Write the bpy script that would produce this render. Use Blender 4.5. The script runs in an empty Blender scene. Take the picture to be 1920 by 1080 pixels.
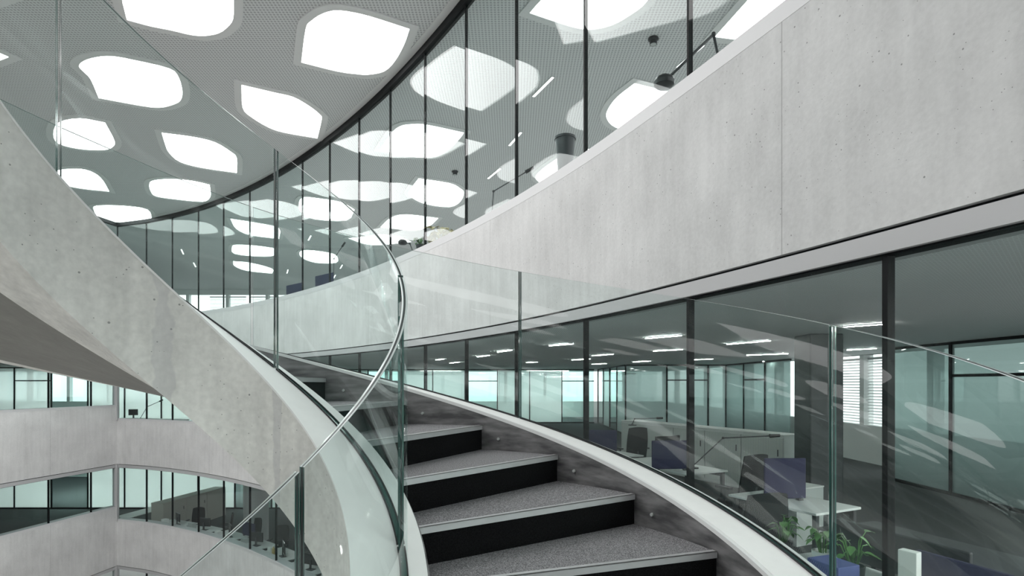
import bpy, bmesh, math, random
from math import sin, cos, pi, radians as R, atan2, hypot
from mathutils import Vector, Matrix
from mathutils.geometry import tessellate_polygon

random.seed(4)
S = bpy.context.scene
COL = S.collection

# ------------------------------------------------------------------ camera, sky, exposure
FPX, HORIZON = 1064.0, 720.0          # focal length and horizon in pixels of the 1920x1080 frame
cd = bpy.data.cameras.new('camera')
cd.sensor_width = 36.0
cd.lens = 36.0 * FPX / 1920.0
cd.shift_y = (HORIZON - 540.0) / 1920.0
cd.clip_start = 0.05
cd.clip_end = 300
cam = bpy.data.objects.new('camera', cd)
COL.objects.link(cam)
cam.location = (0, 0, 0)
cam.rotation_euler = (pi / 2, 0, 0)
S.camera = cam

W = bpy.data.worlds.new('sky')
S.world = W
W.use_nodes = True
bgn = W.node_tree.nodes['Background']
SKY_TOP, SKY_GROUND = 2.1, .5       # overcast sky and the ground outside
wt = W.node_tree
_tc = wt.nodes.new('ShaderNodeTexCoord'); _sx = wt.nodes.new('ShaderNodeSeparateXYZ'); _mr = wt.nodes.new('ShaderNodeMapRange')
wt.links.new(_tc.outputs['Generated'], _sx.inputs[0])
wt.links.new(_sx.outputs['Z'], _mr.inputs['Value'])
_mr.inputs['From Min'].default_value = -.12; _mr.inputs['From Max'].default_value = .02
_mr.inputs['To Min'].default_value = SKY_GROUND; _mr.inputs['To Max'].default_value = SKY_TOP
wt.links.new(_mr.outputs[0], bgn.inputs['Strength'])
bgn.inputs['Color'].default_value = (1.0, 1.0, 1.0, 1)
SKYLIGHT = 6.2                        # radiance of the luminous skylights
TUBE = 150.0                           # radiance of the linear lamps
S.view_settings.view_transform = 'Standard'
S.view_settings.look = 'None'
S.view_settings.gamma = 1.0
S.view_settings.exposure = 0.3
S.view_settings.use_curve_mapping = False
S.cycles.max_bounces = 10
S.cycles.diffuse_bounces = 6
S.cycles.glossy_bounces = 5
S.cycles.transmission_bounces = 6
S.cycles.transparent_max_bounces = 40
S.cycles.caustics_reflective = False
S.cycles.caustics_refractive = False
S.cycles.sample_clamp_indirect = 4.0


# ------------------------------------------------------------------ materials
def new_mat(name):
    m = bpy.data.materials.new(name)
    m.use_nodes = True
    nt = m.node_tree
    nt.nodes.clear()
    out = nt.nodes.new('ShaderNodeOutputMaterial')
    return m, nt, out


def N(nt, typ, **kw):
    n = nt.nodes.new('ShaderNode' + typ)
    for k, v in kw.items():
        if k in n.inputs:
            n.inputs[k].default_value = v
        else:
            setattr(n, k, v)
    return n


def rgb(c, a=1.0):
    return (c[0], c[1], c[2], a)


def principled(name, c, rough=0.5, metal=0.0, spec=0.5, noise=0.0, scale=8.0, bump=0.0, stretch=None):
    m, nt, out = new_mat(name)
    b = N(nt, 'BsdfPrincipled')
    b.inputs['Base Color'].default_value = rgb(c)
    b.inputs['Roughness'].default_value = rough
    b.inputs['Metallic'].default_value = metal
    b.inputs['Specular IOR Level'].default_value = spec
    nt.links.new(b.outputs[0], out.inputs[0])
    if noise or bump:
        tc = N(nt, 'TexCoord')
        src = tc.outputs['Object']
        if stretch:
            mp = N(nt, 'Mapping')
            mp.inputs['Scale'].default_value = stretch
            nt.links.new(src, mp.inputs[0])
            src = mp.outputs[0]
        nz = N(nt, 'TexNoise')
        nz.inputs['Scale'].default_value = scale
        nz.inputs['Detail'].default_value = 4
        nt.links.new(src, nz.inputs['Vector'])
        if noise:
            cr = N(nt, 'ValToRGB')
            lo, hi = 1 - noise, 1 + noise
            cr.color_ramp.elements[0].position = .3
            cr.color_ramp.elements[1].position = .7
            cr.color_ramp.elements[0].color = rgb([x * lo for x in c])
            cr.color_ramp.elements[1].color = rgb([min(1, x * hi) for x in c])
            nt.links.new(nz.outputs[0], cr.inputs[0])
            nt.links.new(cr.outputs[0], b.inputs['Base Color'])
        if bump:
            bp = N(nt, 'Bump')
            bp.inputs['Strength'].default_value = bump
            bp.inputs['Distance'].default_value = .01
            nt.links.new(nz.outputs[0], bp.inputs['Height'])
            nt.links.new(bp.outputs[0], b.inputs['Normal'])
    return m


def concrete(name, c, joints=0.0, var=0.10, pores=True, stains=()):
    """Fair-faced concrete: cloudy mottling, faint vertical streaks, small pores, formwork joints every `joints` metres of UV length."""
    m, nt, out = new_mat(name)
    L = nt.links.new
    b = N(nt, 'BsdfPrincipled')
    b.inputs['Roughness'].default_value = .75
    b.inputs['Specular IOR Level'].default_value = .25
    tc = N(nt, 'TexCoord')
    uv = N(nt, 'UVMap')
    n1 = N(nt, 'TexNoise'); n1.inputs['Scale'].default_value = 1.3; n1.inputs['Detail'].default_value = 7; n1.inputs['Roughness'].default_value = .62
    L(tc.outputs['Object'], n1.inputs['Vector'])
    mp = N(nt, 'Mapping'); mp.inputs['Scale'].default_value = (7, 7, .7)
    L(tc.outputs['Object'], mp.inputs[0])
    n2 = N(nt, 'TexNoise'); n2.inputs['Scale'].default_value = 1.6; n2.inputs['Detail'].default_value = 5
    L(mp.outputs[0], n2.inputs['Vector'])
    n3 = N(nt, 'TexNoise'); n3.inputs['Scale'].default_value = 38; n3.inputs['Detail'].default_value = 3
    L(tc.outputs['Object'], n3.inputs['Vector'])
    a1 = N(nt, 'Math', operation='MULTIPLY_ADD'); a1.inputs[1].default_value = .55
    L(n1.outputs[0], a1.inputs[0])
    m2 = N(nt, 'Math', operation='MULTIPLY'); m2.inputs[1].default_value = .25
    L(n2.outputs[0], m2.inputs[0]); L(m2.outputs[0], a1.inputs[2])
    a2 = N(nt, 'Math', operation='MULTIPLY_ADD'); a2.inputs[1].default_value = .2
    L(n3.outputs[0], a2.inputs[0]); L(a1.outputs[0], a2.inputs[2])
    cr = N(nt, 'ValToRGB')
    cr.color_ramp.elements[0].position = .36; cr.color_ramp.elements[1].position = .64
    cr.color_ramp.elements[0].color = rgb([x * (1 - 1.6 * var) for x in c])
    cr.color_ramp.elements[1].color = rgb([min(1, x * (1 + var)) for x in c])
    L(a2.outputs[0], cr.inputs[0])
    col = cr.outputs[0]

    def darken(fac, dark):
        nonlocal col
        mx = N(nt, 'Mix'); mx.data_type = 'RGBA'
        L(fac, mx.inputs[0]); L(col, mx.inputs[6])
        mx.inputs[7].default_value = rgb(dark)
        col = mx.outputs[2]
    if pores:
        for sc, thr, rnd in ((9, .05, 0), (17, .075, .7), (34, .08, 1.9)):
            v = N(nt, 'TexVoronoi'); v.inputs['Scale'].default_value = sc
            L(tc.outputs['Object'], v.inputs['Vector'])
            lt = N(nt, 'Math', operation='LESS_THAN'); lt.inputs[1].default_value = thr
            L(v.outputs['Distance'], lt.inputs[0])
            nn = N(nt, 'TexNoise'); nn.inputs['Scale'].default_value = 2.1 + rnd; nn.inputs['Detail'].default_value = 1
            L(tc.outputs['Object'], nn.inputs['Vector'])
            gt = N(nt, 'Math', operation='GREATER_THAN'); gt.inputs[1].default_value = .5
            L(nn.outputs[0], gt.inputs[0])
            mu = N(nt, 'Math', operation='MULTIPLY')
            L(lt.outputs[0], mu.inputs[0]); L(gt.outputs[0], mu.inputs[1])
            mu2 = N(nt, 'Math', operation='MULTIPLY'); mu2.inputs[1].default_value = .75
            L(mu.outputs[0], mu2.inputs[0])
            darken(mu2.outputs[0], [x * .25 for x in c])
    if joints:
        sx = N(nt, 'SeparateXYZ'); L(uv.outputs[0], sx.inputs[0])
        d = N(nt, 'Math', operation='DIVIDE'); d.inputs[1].default_value = joints
        L(sx.outputs[0], d.inputs[0])
        fr = N(nt, 'Math', operation='FRACT'); L(d.outputs[0], fr.inputs[0])
        lt = N(nt, 'Math', operation='LESS_THAN'); lt.inputs[1].default_value = .007 / joints
        L(fr.outputs[0], lt.inputs[0])
        mu = N(nt, 'Math', operation='MULTIPLY'); mu.inputs[1].default_value = .55
        L(lt.outputs[0], mu.inputs[0])
        darken(mu.outputs[0], [x * .35 for x in c])
    for (u0, half) in stains:                            # damp run-off stains with ragged edges
        sx = N(nt, 'SeparateXYZ'); L(uv.outputs[0], sx.inputs[0])
        ns = N(nt, 'TexNoise'); ns.inputs['Scale'].default_value = 7; ns.inputs['Detail'].default_value = 6
        L(tc.outputs['Object'], ns.inputs['Vector'])
        d1 = N(nt, 'Math', operation='SUBTRACT'); d1.inputs[1].default_value = u0
        L(sx.outputs[0], d1.inputs[0])
        d2 = N(nt, 'Math', operation='ABSOLUTE'); L(d1.outputs[0], d2.inputs[0])
        d3 = N(nt, 'Math', operation='MULTIPLY_ADD'); d3.inputs[1].default_value = half * 3.2
        L(ns.outputs[0], d3.inputs[0]); L(d2.outputs[0], d3.inputs[2])
        mr = N(nt, 'MapRange'); mr.inputs['From Min'].default_value = half * 2.45; mr.inputs['From Max'].default_value = half * 2.7
        mr.inputs['To Min'].default_value = .3; mr.inputs['To Max'].default_value = 0
        L(d3.outputs[0], mr.inputs[0])
        darken(mr.outputs[0], (c[0] * .5, c[1] * .5, c[2] * .56))
    L(col, b.inputs['Base Color'])
    bp = N(nt, 'Bump'); bp.inputs['Strength'].default_value = .12; bp.inputs['Distance'].default_value = .01
    L(n3.outputs[0], bp.inputs['Height']); L(bp.outputs[0], b.inputs['Normal'])
    L(b.outputs[0], out.inputs[0])
    return m


def glass(name, tint, f0=.045, rough=0.0, boost=1.0, frost=0.0, frost_col=(.8, .9, .88)):
    """One face of a glass sheet: tinted see-through plus a mirror reflection that grows towards grazing (Schlick); optional frosting."""
    m, nt, out = new_mat(name)
    L = nt.links.new
    tr = N(nt, 'BsdfTransparent'); tr.inputs[0].default_value = rgb(tint)
    gl = N(nt, 'BsdfGlossy'); gl.inputs['Roughness'].default_value = rough
    gl.inputs['Color'].default_value = (1, 1, 1, 1)
    lw = N(nt, 'LayerWeight'); lw.inputs['Blend'].default_value = .5
    pw = N(nt, 'Math', operation='POWER'); pw.inputs[1].default_value = 5.0
    L(lw.outputs['Facing'], pw.inputs[0])
    ma = N(nt, 'Math', operation='MULTIPLY_ADD', use_clamp=True)
    ma.inputs[1].default_value = (1 - f0) * boost
    ma.inputs[2].default_value = f0
    L(pw.outputs[0], ma.inputs[0])
    mx = N(nt, 'MixShader')
    L(ma.outputs[0], mx.inputs[0])
    body = tr.outputs[0]
    if frost:
        tl = N(nt, 'BsdfTranslucent'); tl.inputs[0].default_value = rgb(frost_col)
        df = N(nt, 'BsdfDiffuse'); df.inputs[0].default_value = rgb(frost_col)
        m1 = N(nt, 'MixShader'); m1.inputs[0].default_value = .2
        L(tl.outputs[0], m1.inputs[1]); L(df.outputs[0], m1.inputs[2])
        m2 = N(nt, 'MixShader'); m2.inputs[0].default_value = frost
        L(tr.outputs[0], m2.inputs[1]); L(m1.outputs[0], m2.inputs[2])
        body = m2.outputs[0]
    L(body, mx.inputs[1]); L(gl.outputs[0], mx.inputs[2])
    L(mx.outputs[0], out.inputs[0])
    return m


def emit(name, c, s):
    m, nt, out = new_mat(name)
    e = N(nt, 'Emission'); e.inputs[0].default_value = rgb(c); e.inputs[1].default_value = s
    nt.links.new(e.outputs[0], out.inputs[0])
    return m


def perforated(name, c, hole, pitch, ratio=.6):
    """Perforated sheet metal: round holes on a square grid of the given pitch."""
    m, nt, out = new_mat(name)
    L = nt.links.new
    b = N(nt, 'BsdfPrincipled'); b.inputs['Roughness'].default_value = .6; b.inputs['Specular IOR Level'].default_value = .3
    tc = N(nt, 'TexCoord')
    sx = N(nt, 'SeparateXYZ'); L(tc.outputs['Object'], sx.inputs[0])
    parts = []
    for ax in (0, 1):
        mu = N(nt, 'Math', operation='MULTIPLY'); mu.inputs[1].default_value = 2 * pi / pitch
        L(sx.outputs[ax], mu.inputs[0])
        sn = N(nt, 'Math', operation='SINE'); L(mu.outputs[0], sn.inputs[0])
        parts.append(sn.outputs[0])
    ad = N(nt, 'Math', operation='ADD'); L(parts[0], ad.inputs[0]); L(parts[1], ad.inputs[1])
    gt = N(nt, 'MapRange'); gt.inputs['From Min'].default_value = .1; gt.inputs['From Max'].default_value = .7
    L(ad.outputs[0], gt.inputs[0])
    mx = N(nt, 'Mix'); mx.data_type = 'RGBA'
    L(gt.outputs[0], mx.inputs[0]); mx.inputs[6].default_value = rgb(c); mx.inputs[7].default_value = rgb(hole)
    L(mx.outputs[2], b.inputs['Base Color'])
    L(b.outputs[0], out.inputs[0])
    return m


def carpet(name, lo, hi):
    m, nt, out = new_mat(name)
    L = nt.links.new
    b = N(nt, 'BsdfPrincipled'); b.inputs['Roughness'].default_value = .95; b.inputs['Specular IOR Level'].default_value = .1
    tc = N(nt, 'TexCoord')
    nz = N(nt, 'TexNoise'); nz.inputs['Scale'].default_value = 190; nz.inputs['Detail'].default_value = 2
    L(tc.outputs['Object'], nz.inputs['Vector'])
    cr = N(nt, 'ValToRGB'); cr.color_ramp.elements[0].position = .35; cr.color_ramp.elements[1].position = .68
    cr.color_ramp.elements[0].color = rgb(lo); cr.color_ramp.elements[1].color = rgb(hi)
    L(nz.outputs[0], cr.inputs[0]); L(cr.outputs[0], b.inputs['Base Color'])
    bp = N(nt, 'Bump'); bp.inputs['Strength'].default_value = .4; bp.inputs['Distance'].default_value = .004
    L(nz.outputs[0], bp.inputs['Height']); L(bp.outputs[0], b.inputs['Normal'])
    L(b.outputs[0], out.inputs[0])
    return m


def steel_cheek(name):
    """Dark brushed steel with cloudy smears."""
    m, nt, out = new_mat(name)
    L = nt.links.new
    b = N(nt, 'BsdfPrincipled'); b.inputs['Metallic'].default_value = .35
    tc = N(nt, 'TexCoord')
    mp = N(nt, 'Mapping'); mp.inputs['Scale'].default_value = (2, 2, 9)
    L(tc.outputs['Object'], mp.inputs[0])
    nz = N(nt, 'TexNoise'); nz.inputs['Scale'].default_value = 2.2; nz.inputs['Detail'].default_value = 6
    L(mp.outputs[0], nz.inputs['Vector'])
    cr = N(nt, 'ValToRGB'); cr.color_ramp.elements[0].position = .35; cr.color_ramp.elements[1].position = .75
    cr.color_ramp.elements[0].color = (.10, .098, .102, 1); cr.color_ramp.elements[1].color = (.36, .35, .355, 1)
    L(nz.outputs[0], cr.inputs[0]); L(cr.outputs[0], b.inputs['Base Color'])
    rr = N(nt, 'MapRange'); rr.inputs['To Min'].default_value = .42; rr.inputs['To Max'].default_value = .65
    L(nz.outputs[0], rr.inputs[0]); L(rr.outputs[0], b.inputs['Roughness'])
    L(b.outputs[0], out.inputs[0])
    return m


M = {}
M['concrete'] = concrete('fair_faced_concrete', (.66, .66, .66), joints=4.61)
M['concrete_stair'] = concrete('stair_concrete', (.84, .83, .80), var=.17, stains=((R(120) * 1.6, .09), (R(76) * 1.6, .05)))
M['curb'] = principled('pale_cast_coping', (.95, .95, .945), .55, noise=.02, scale=14)
M['soffit'] = concrete('shaded_soffit_concrete', (.29, .285, .268), pores=False)  # stair concrete toned darker; the underside's shade is put into the colour
M['ceiling'] = perforated('perforated_ceiling_panel', (.70, .705, .705), (.42, .425, .43), .055)
M['ceiling_plain'] = principled('smooth_ceiling_border', (.74, .74, .735), .6)
M['office_ceiling'] = perforated('office_ceiling_panel', (.9, .905, .905), (.66, .66, .66), .03)
M['skylight'] = emit('luminous_membrane', (1, .995, .985), SKYLIGHT)
M['tube'] = emit('lamp_tube', (1, .98, .93), TUBE)
M['tube_added'] = emit('added_lamp_tube', (1, .98, .94), 420.0)  # for the unseen lamps added to brighten the offices
M['tube_soft'] = emit('upper_lamp_tube', (1, .98, .93), 4.0)
M['facade_glass'] = glass('facade_glass', (.88, .925, .92), f0=.012, boost=.5)
M['stair_glass'] = glass('balustrade_glass', (.94, .972, .965), f0=.011, boost=.35)
M['edge_light'] = principled('polished_glass_edge', (.72, .8, .79), .12, spec=1.0)
M['edge_dark'] = principled('laminate_interlayer', (.02, .035, .035), .3)
M['edge_green'] = principled('green_glass_edge', (.05, .13, .115), .1, spec=1.0)
M['gasket'] = principled('black_gasket', (.02, .02, .022), .5)
M['black_metal'] = principled('black_frame_metal', (.008, .009, .010), .6, spec=.15)
M['light_metal'] = principled('pale_aluminium', (.62, .62, .63), .45, metal=.15)
M['trim_metal'] = principled('grey_fascia_metal', (.50, .50, .51), .45, metal=.1)
M['nosing'] = principled('nosing_aluminium', (.62, .62, .63), .35, metal=.55)
M['white_strip'] = principled('white_edge_strip', (.85, .85, .85), .3)
M['tread'] = carpet('step_carpet', (.09, .088, .094), (.40, .392, .405))
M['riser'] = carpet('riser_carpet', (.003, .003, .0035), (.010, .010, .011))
M['cheek'] = steel_cheek('dark_brushed_steel')
M['floor'] = carpet('office_carpet', (.07, .071, .074), (.13, .132, .136))
M['floor_pale'] = principled('pale_floor_screed', (.46, .46, .455), .6, noise=.06, scale=6)
M['terrazzo'] = principled('pale_terrazzo', (.72, .71, .69), .35, noise=.06, scale=30)
M['frost'] = glass('frosted_partition', (.80, .91, .89), f0=.04, frost=.6, frost_col=(.88, .95, .935))
M['frost_dim'] = glass('tinted_partition', (.56, .64, .625), f0=.04, frost=.5, frost_col=(.48, .56, .55))
M['clear_part'] = glass('clear_partition', (.74, .88, .86), f0=.05)
M['white_lam'] = principled('white_laminate', (.72, .73, .72), .4)
M['grey_lam'] = principled('grey_laminate', (.45, .47, .46), .5)
M['beige_lam'] = principled('beige_laminate', (.50, .48, .43), .5)
M['perf_white'] = perforated('perforated_cabinet_front', (.62, .64, .62), (.3, .32, .31), .03)
M['purple'] = principled('violet_felt', (.04, .038, .085), .9, noise=.15, scale=60)
M['chair_black'] = principled('black_mesh_fabric', (.018, .018, .02), .8, noise=.2, scale=90)
M['chair_grey'] = principled('dark_grey_plastic', (.05, .05, .055), .5)
M['screen_black'] = principled('monitor_plastic', (.012, .012, .014), .35)
M['leaf'] = principled('green_leaf', (.10, .22, .07), .45, noise=.5, scale=9)
M['leaf_dry'] = principled('dry_leaf', (.42, .36, .20), .7, noise=.4, scale=12)
M['blue_box'] = principled('blue_card', (.09, .11, .30), .6)
M['terracotta'] = principled('dark_soil', (.05, .035, .025), .9)
M['paper'] = principled('white_paper', (.8, .8, .78), .8)
M['yellow'] = principled('ochre_bottle', (.50, .38, .16), .4)
M['column_dark'] = principled('dark_column_paint', (.045, .048, .052), .5)
M['column_pale'] = principled('pale_column_paint', (.55, .56, .55), .6)
M['dark_pot'] = principled('dark_pot_glaze', (.03, .035, .04), .35)
M['blind'] = principled('white_blind_slat', (.8, .82, .82), .5)
M['wall'] = principled('white_plaster', (.78, .79, .78), .8)


# ------------------------------------------------------------------ object helpers
def tag(o, label=None, cat=None, group=None, kind=None):
    if label: o['label'] = label
    if cat: o['category'] = cat
    if group: o['group'] = group
    if kind: o['kind'] = kind
    return o


def empty(name, loc=(0, 0, 0), rz=0, **kw):
    o = bpy.data.objects.new(name, None)
    o.empty_display_size = .1
    o.location = loc
    o.rotation_euler = (0, 0, rz)
    COL.objects.link(o)
    return tag(o, **kw)


class MB:
    """Collects vertices and faces, then links them as one mesh object."""
    def __init__(s):
        s.v, s.f, s.m, s.uv, s.smooth = [], [], [], {}, set()

    def vert(s, p):
        s.v.append(tuple(p)); return len(s.v) - 1

    def face(s, idx, mi=0, uv=None, smooth=False):
        s.f.append(tuple(idx)); s.m.append(mi)
        if uv: s.uv[len(s.f) - 1] = uv
        if smooth: s.smooth.add(len(s.f) - 1)

    def box(s, c, d, mat=None, mi=0):
        x, y, z = d[0] / 2, d[1] / 2, d[2] / 2
        P = [Vector(p) for p in ((-x, -y, -z), (x, -y, -z), (x, y, -z), (-x, y, -z), (-x, -y, z), (x, -y, z), (x, y, z), (-x, y, z))]
        if mat is not None: P = [mat @ p for p in P]
        b = len(s.v)
        for p in P: s.vert(p + Vector(c))
        for q in ((0, 3, 2, 1), (4, 5, 6, 7), (0, 1, 5, 4), (1, 2, 6, 5), (2, 3, 7, 6), (3, 0, 4, 7)):
            s.face([b + i for i in q], mi)
        return s

    def tube(s, p, q, r, r2=None, n=10, mi=0, caps=True):
        p, q = Vector(p), Vector(q); r2 = r if r2 is None else r2
        d = (q - p).normalized()
        a = d.orthogonal().normalized(); c = d.cross(a)
        b = len(s.v)
        for k in range(n):
            t = 2 * pi * k / n; o = a * cos(t) + c * sin(t)
            s.vert(p + o * r); s.vert(q + o * r2)
        for k in range(n):
            i, j = b + 2 * k, b + 2 * ((k + 1) % n)
            s.face((i, j, j + 1, i + 1), mi, smooth=True)
        if caps:
            s.face([b + 2 * k for k in reversed(range(n))], mi); s.face([b + 2 * k + 1 for k in range(n)], mi)
        return s

    def lathe(s, prof, c=(0, 0, 0), n=20, mi=0):
        b = len(s.v)
        for k in range(n):
            t = 2 * pi * k / n
            for (r, z) in prof: s.vert((c[0] + r * cos(t), c[1] + r * sin(t), c[2] + z))
        m = len(prof)
        for k in range(n):
            for i in range(m - 1):
                a0, a1 = b + k * m + i, b + ((k + 1) % n) * m + i
                s.face((a0, a1, a1 + 1, a0 + 1), mi, smooth=True)
        return s

    def prism(s, poly, z0, z1, mi=0, mis=None):
        b = len(s.v); n = len(poly)
        for p in poly: s.vert((p[0], p[1], z0))
        for p in poly: s.vert((p[0], p[1], z1))
        s.face([b + i for i in reversed(range(n))], mi)
        s.face([b + n + i for i in range(n)], mi)
        for i in range(n):
            j = (i + 1) % n
            s.face((b + i, b + j, b + n + j, b + n + i), mi if mis is None else mis)
        return s

    def sweep(s, stations, mi=0, mis=None, ulen=None, smooth=True, caps=True):
        """stations: equal-length closed profiles (lists of 3D points)."""
        b = len(s.v); m = len(stations[0])
        for st in stations:
            for p in st: s.vert(p)
        for k in range(len(stations) - 1):
            for i in range(m):
                j = (i + 1) % m
                ids = (b + k * m + i, b + k * m + j, b + (k + 1) * m + j, b + (k + 1) * m + i)
                uv = None
                if ulen:
                    uv = [(ulen[k], s.v[ids[0]][2]), (ulen[k], s.v[ids[1]][2]), (ulen[k + 1], s.v[ids[2]][2]), (ulen[k + 1], s.v[ids[3]][2])]
                s.face(ids, mis[i] if mis else mi, uv, smooth)
        if caps:
            s.face([b + i for i in reversed(range(m))], mi)
            e = b + (len(stations) - 1) * m
            s.face([e + i for i in range(m)], mi)
        return s

    def build(s, name, mat, parent=None, bevel=0.0, auto=True, flip_fix=True):
        me = bpy.data.meshes.new(name)
        me.from_pydata(s.v, [], s.f)
        mats = mat if isinstance(mat, (list, tuple)) else [mat]
        for q in mats: me.materials.append(q)
        for i, p in enumerate(me.polygons):
            p.material_index = s.m[i]
            p.use_smooth = i in s.smooth
        if s.uv:
            ul = me.uv_layers.new(name='UVMap')
            for i, p in enumerate(me.polygons):
                if i in s.uv:
                    for li, q in zip(p.loop_indices, s.uv[i]): ul.data[li].uv = q
        if flip_fix:
            bm = bmesh.new(); bm.from_mesh(me)
            bmesh.ops.recalc_face_normals(bm, faces=bm.faces)
            for e in bm.edges:
                if len(e.link_faces) == 2 and e.calc_face_angle(0) > R(35): e.smooth = False
            bm.to_mesh(me); bm.free()
        me.update()
        o = bpy.data.objects.new(name, me)
        COL.objects.link(o)
        if parent is not None: o.parent = parent
        if bevel:
            md = o.modifiers.new('soft_edges', 'BEVEL'); md.width = bevel; md.segments = 2; md.limit_method = 'ANGLE'
        return o


def struct(o):
    o['kind'] = 'structure'
    return o


def copy_tree(o, parent=None):
    c = o.copy(); COL.objects.link(c)
    if parent is not None: c.parent = parent
    for ch in list(o.children): copy_tree(ch, c)
    return c


def ray(x, depth):
    """Plan position at the given depth on the sight line of picture column x."""
    return ((x - 960) / FPX * depth, depth)


# ------------------------------------------------------------------ the atrium ring (plan)
RING = [(-13.96, 20.07), (-12.65, 19.63), (-11.39, 19.02), (-10.09, 18.25), (-8.84, 17.38), (-7.57, 16.37), (-6.37, 15.30), (-5.24, 14.18),
        (-4.20, 13.06), (-3.21, 11.90), (-2.31, 10.75), (-1.47, 9.57), (-.68, 8.36), (.05, 7.11), (.74, 5.76), (1.35, 4.33), (1.90, 2.88)]
BEHIND = [(2.37, 1.45), (2.72, -.03), (2.90, -1.55), (2.86, -3.08), (2.58, -4.60)]      # the south side is left unbuilt to let sky light in
CURVE = RING + BEHIND
LEFT = [(-13.96 - .133 * s, 20.07 - s) for s in (0, 1.05, 2.55, 4.05, 5.55, 8.55, 11.55, 14.55, 17.55, 21.5, 25.4)]
LEFT = LEFT[::-1]


def fine(path, sub=4):
    """Catmull-Rom refinement of a plan path."""
    out = []
    for k in range(len(path) - 1):
        p0 = Vector(path[max(k - 1, 0)]); p1 = Vector(path[k]); p2 = Vector(path[k + 1]); p3 = Vector(path[min(k + 2, len(path) - 1)])
        for i in range(sub):
            t = i / sub
            out.append(.5 * ((2 * p1) + (p2 - p0) * t + (2 * p0 - 5 * p1 + 4 * p2 - p3) * t * t + (3 * p1 - p0 - 3 * p2 + p3) * t ** 3))
    out.append(Vector(path[-1]))
    return out


def normals(path):
    """Normals towards the atrium."""
    out = []
    for k in range(len(path)):
        a, b = path[max(k - 1, 0)], path[min(k + 1, len(path) - 1)]
        d = (Vector(b) - Vector(a)).normalized()
        out.append(Vector((d.y, -d.x)))
    return out


def band(name, path, prof, mat, sub=4, ustart=0.0, ucorner=None):
    """prof: closed list of (offset towards the atrium, z)."""
    P = fine(path, sub) if sub > 1 else [Vector(p) for p in path]
    NN = normals(P)
    u = [ustart]
    for a, b in zip(P, P[1:]): u.append(u[-1] + (b - a).length)
    st = [[(p.x + n.x * o, p.y + n.y * o, z) for (o, z) in prof] for p, n in zip(P, NN)]
    mb = MB().sweep(st, ulen=u)
    return mb.build(name, mat)


def rect(o0, o1, z0, z1):
    return [(o1, z0), (o1, z1), (o0, z1), (o0, z0)]


ZC = 5.70                                            # underside of the roof
FLOORS = {1: 1.60, 0: -2.00, -1: -5.60, -2: -9.20}
HEADS = {1: 5.66, 0: .785, -1: -2.82, -2: -6.40}     # underside of the concrete above each window band
SILLS = {1: 2.20, 0: -1.28, -1: -4.83, -2: -8.45}
LSILLS = {1: 2.60, 0: -.81, -1: -4.37, -2: -8.0}

# concrete parapet bands of the curved facade and of the straight left facade
USTART = 4.17
for (nm, z0, z1, lz1) in (('wall_right', HEADS[0], SILLS[1], LSILLS[1]), ('wall_back', HEADS[-1], SILLS[0], LSILLS[0]),
                          ('wall_back_lower', HEADS[-2], SILLS[-1], LSILLS[-1]), ('wall_back_bottom', FLOORS[-2], SILLS[-2], LSILLS[-2])):
    struct(band(nm, CURVE, rect(-.28, .05, z0, z1), M['concrete'], ustart=USTART))
    struct(band(nm.replace('right', 'left').replace('back', 'left_middle' if nm == 'wall_back' else 'left'), LEFT, rect(-.28, .05, z0, lz1), M['concrete'], sub=1))

tn = [0]


def trim(path, prof, mat, sub=4):
    tn[0] += 1
    return struct(band('trim_%d' % tn[0], path, prof, mat, sub=sub))


for lv in (1, 0, -1, -2):
    for path, sl, sub in ((CURVE, SILLS, 4), (LEFT, LSILLS, 1)):
        h = .115 if lv == 1 else .07
        trim(path, rect(-.22, .052, sl[lv], sl[lv] + h), M['light_metal'], sub)          # sill coping
        if lv < 1:
            trim(path, rect(-.2, .012, HEADS[lv] - .02, HEADS[lv]), M['black_metal'], sub)   # shadow gap
            trim(path, rect(-.2, .045, HEADS[lv] - .125, HEADS[lv] - .02), M['trim_metal'], sub)   # head fascia
            trim(path, rect(-.08, .013, HEADS[lv] - .136, HEADS[lv] - .125), M['black_metal'], sub)
        else:
            trim(path, rect(-.06, .05, ZC - .13, ZC - .001), M['black_metal'], sub)
            trim(path, rect(.05, .17, ZC - .012, ZC - .001), M['ceiling_plain'], sub)

# windows: one flat pane per facet, a black mullion at its left joint
wn = [0]


def window(a, b, z0, z1):
    wn[0] += 1
    a, b = Vector(a), Vector(b)
    d = (b - a); L = d.length; d /= L; n = Vector((d.y, -d.x))
    mb = MB()
    g = .012
    poly = [a + d * g + n * .01, b - d * g + n * .01, b - d * g - n * .01, a + d * g - n * .01]
    mb.prism(poly, z0, z1)
    o = struct(mb.build('window_%d' % wn[0], M['facade_glass']))
    w = MB()
    hw, dp = (.011, .028) if z0 > 1 else (.015, .04)
    w.prism([a - d * hw + n * .011, a + d * hw + n * .011, a + d * hw - n * dp, a - d * hw - n * dp], z0, z1)
    w.build('mullion', M['black_metal'], o)
    return o


for lv in (1, 0, -1, -2):
    top = {1: ZC - .13}.get(lv, HEADS[lv] - .136)
    seq = CURVE if lv >= 0 else RING[:12]
    for k in range(len(seq) - 1):
        window(seq[k], seq[k + 1], SILLS[lv] + (.115 if lv == 1 else .07), top)
    ls = LEFT if lv >= 0 else LEFT[-6:]
    for k in range(len(ls) - 1):
        window(ls[k], ls[k + 1], LSILLS[lv] + (.115 if lv == 1 else .07), top)
# light corner posts where the two facades meet
for lv in (0, -1, -2):
    top = HEADS[lv]
    mb = MB().box((-13.96 - .0, 20.0, (SILLS[lv] + top) / 2), (.16, .12, top - SILLS[lv] - .02))
    tn[0] += 1
    struct(mb.build('trim_%d' % tn[0], M['trim_metal']))

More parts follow.
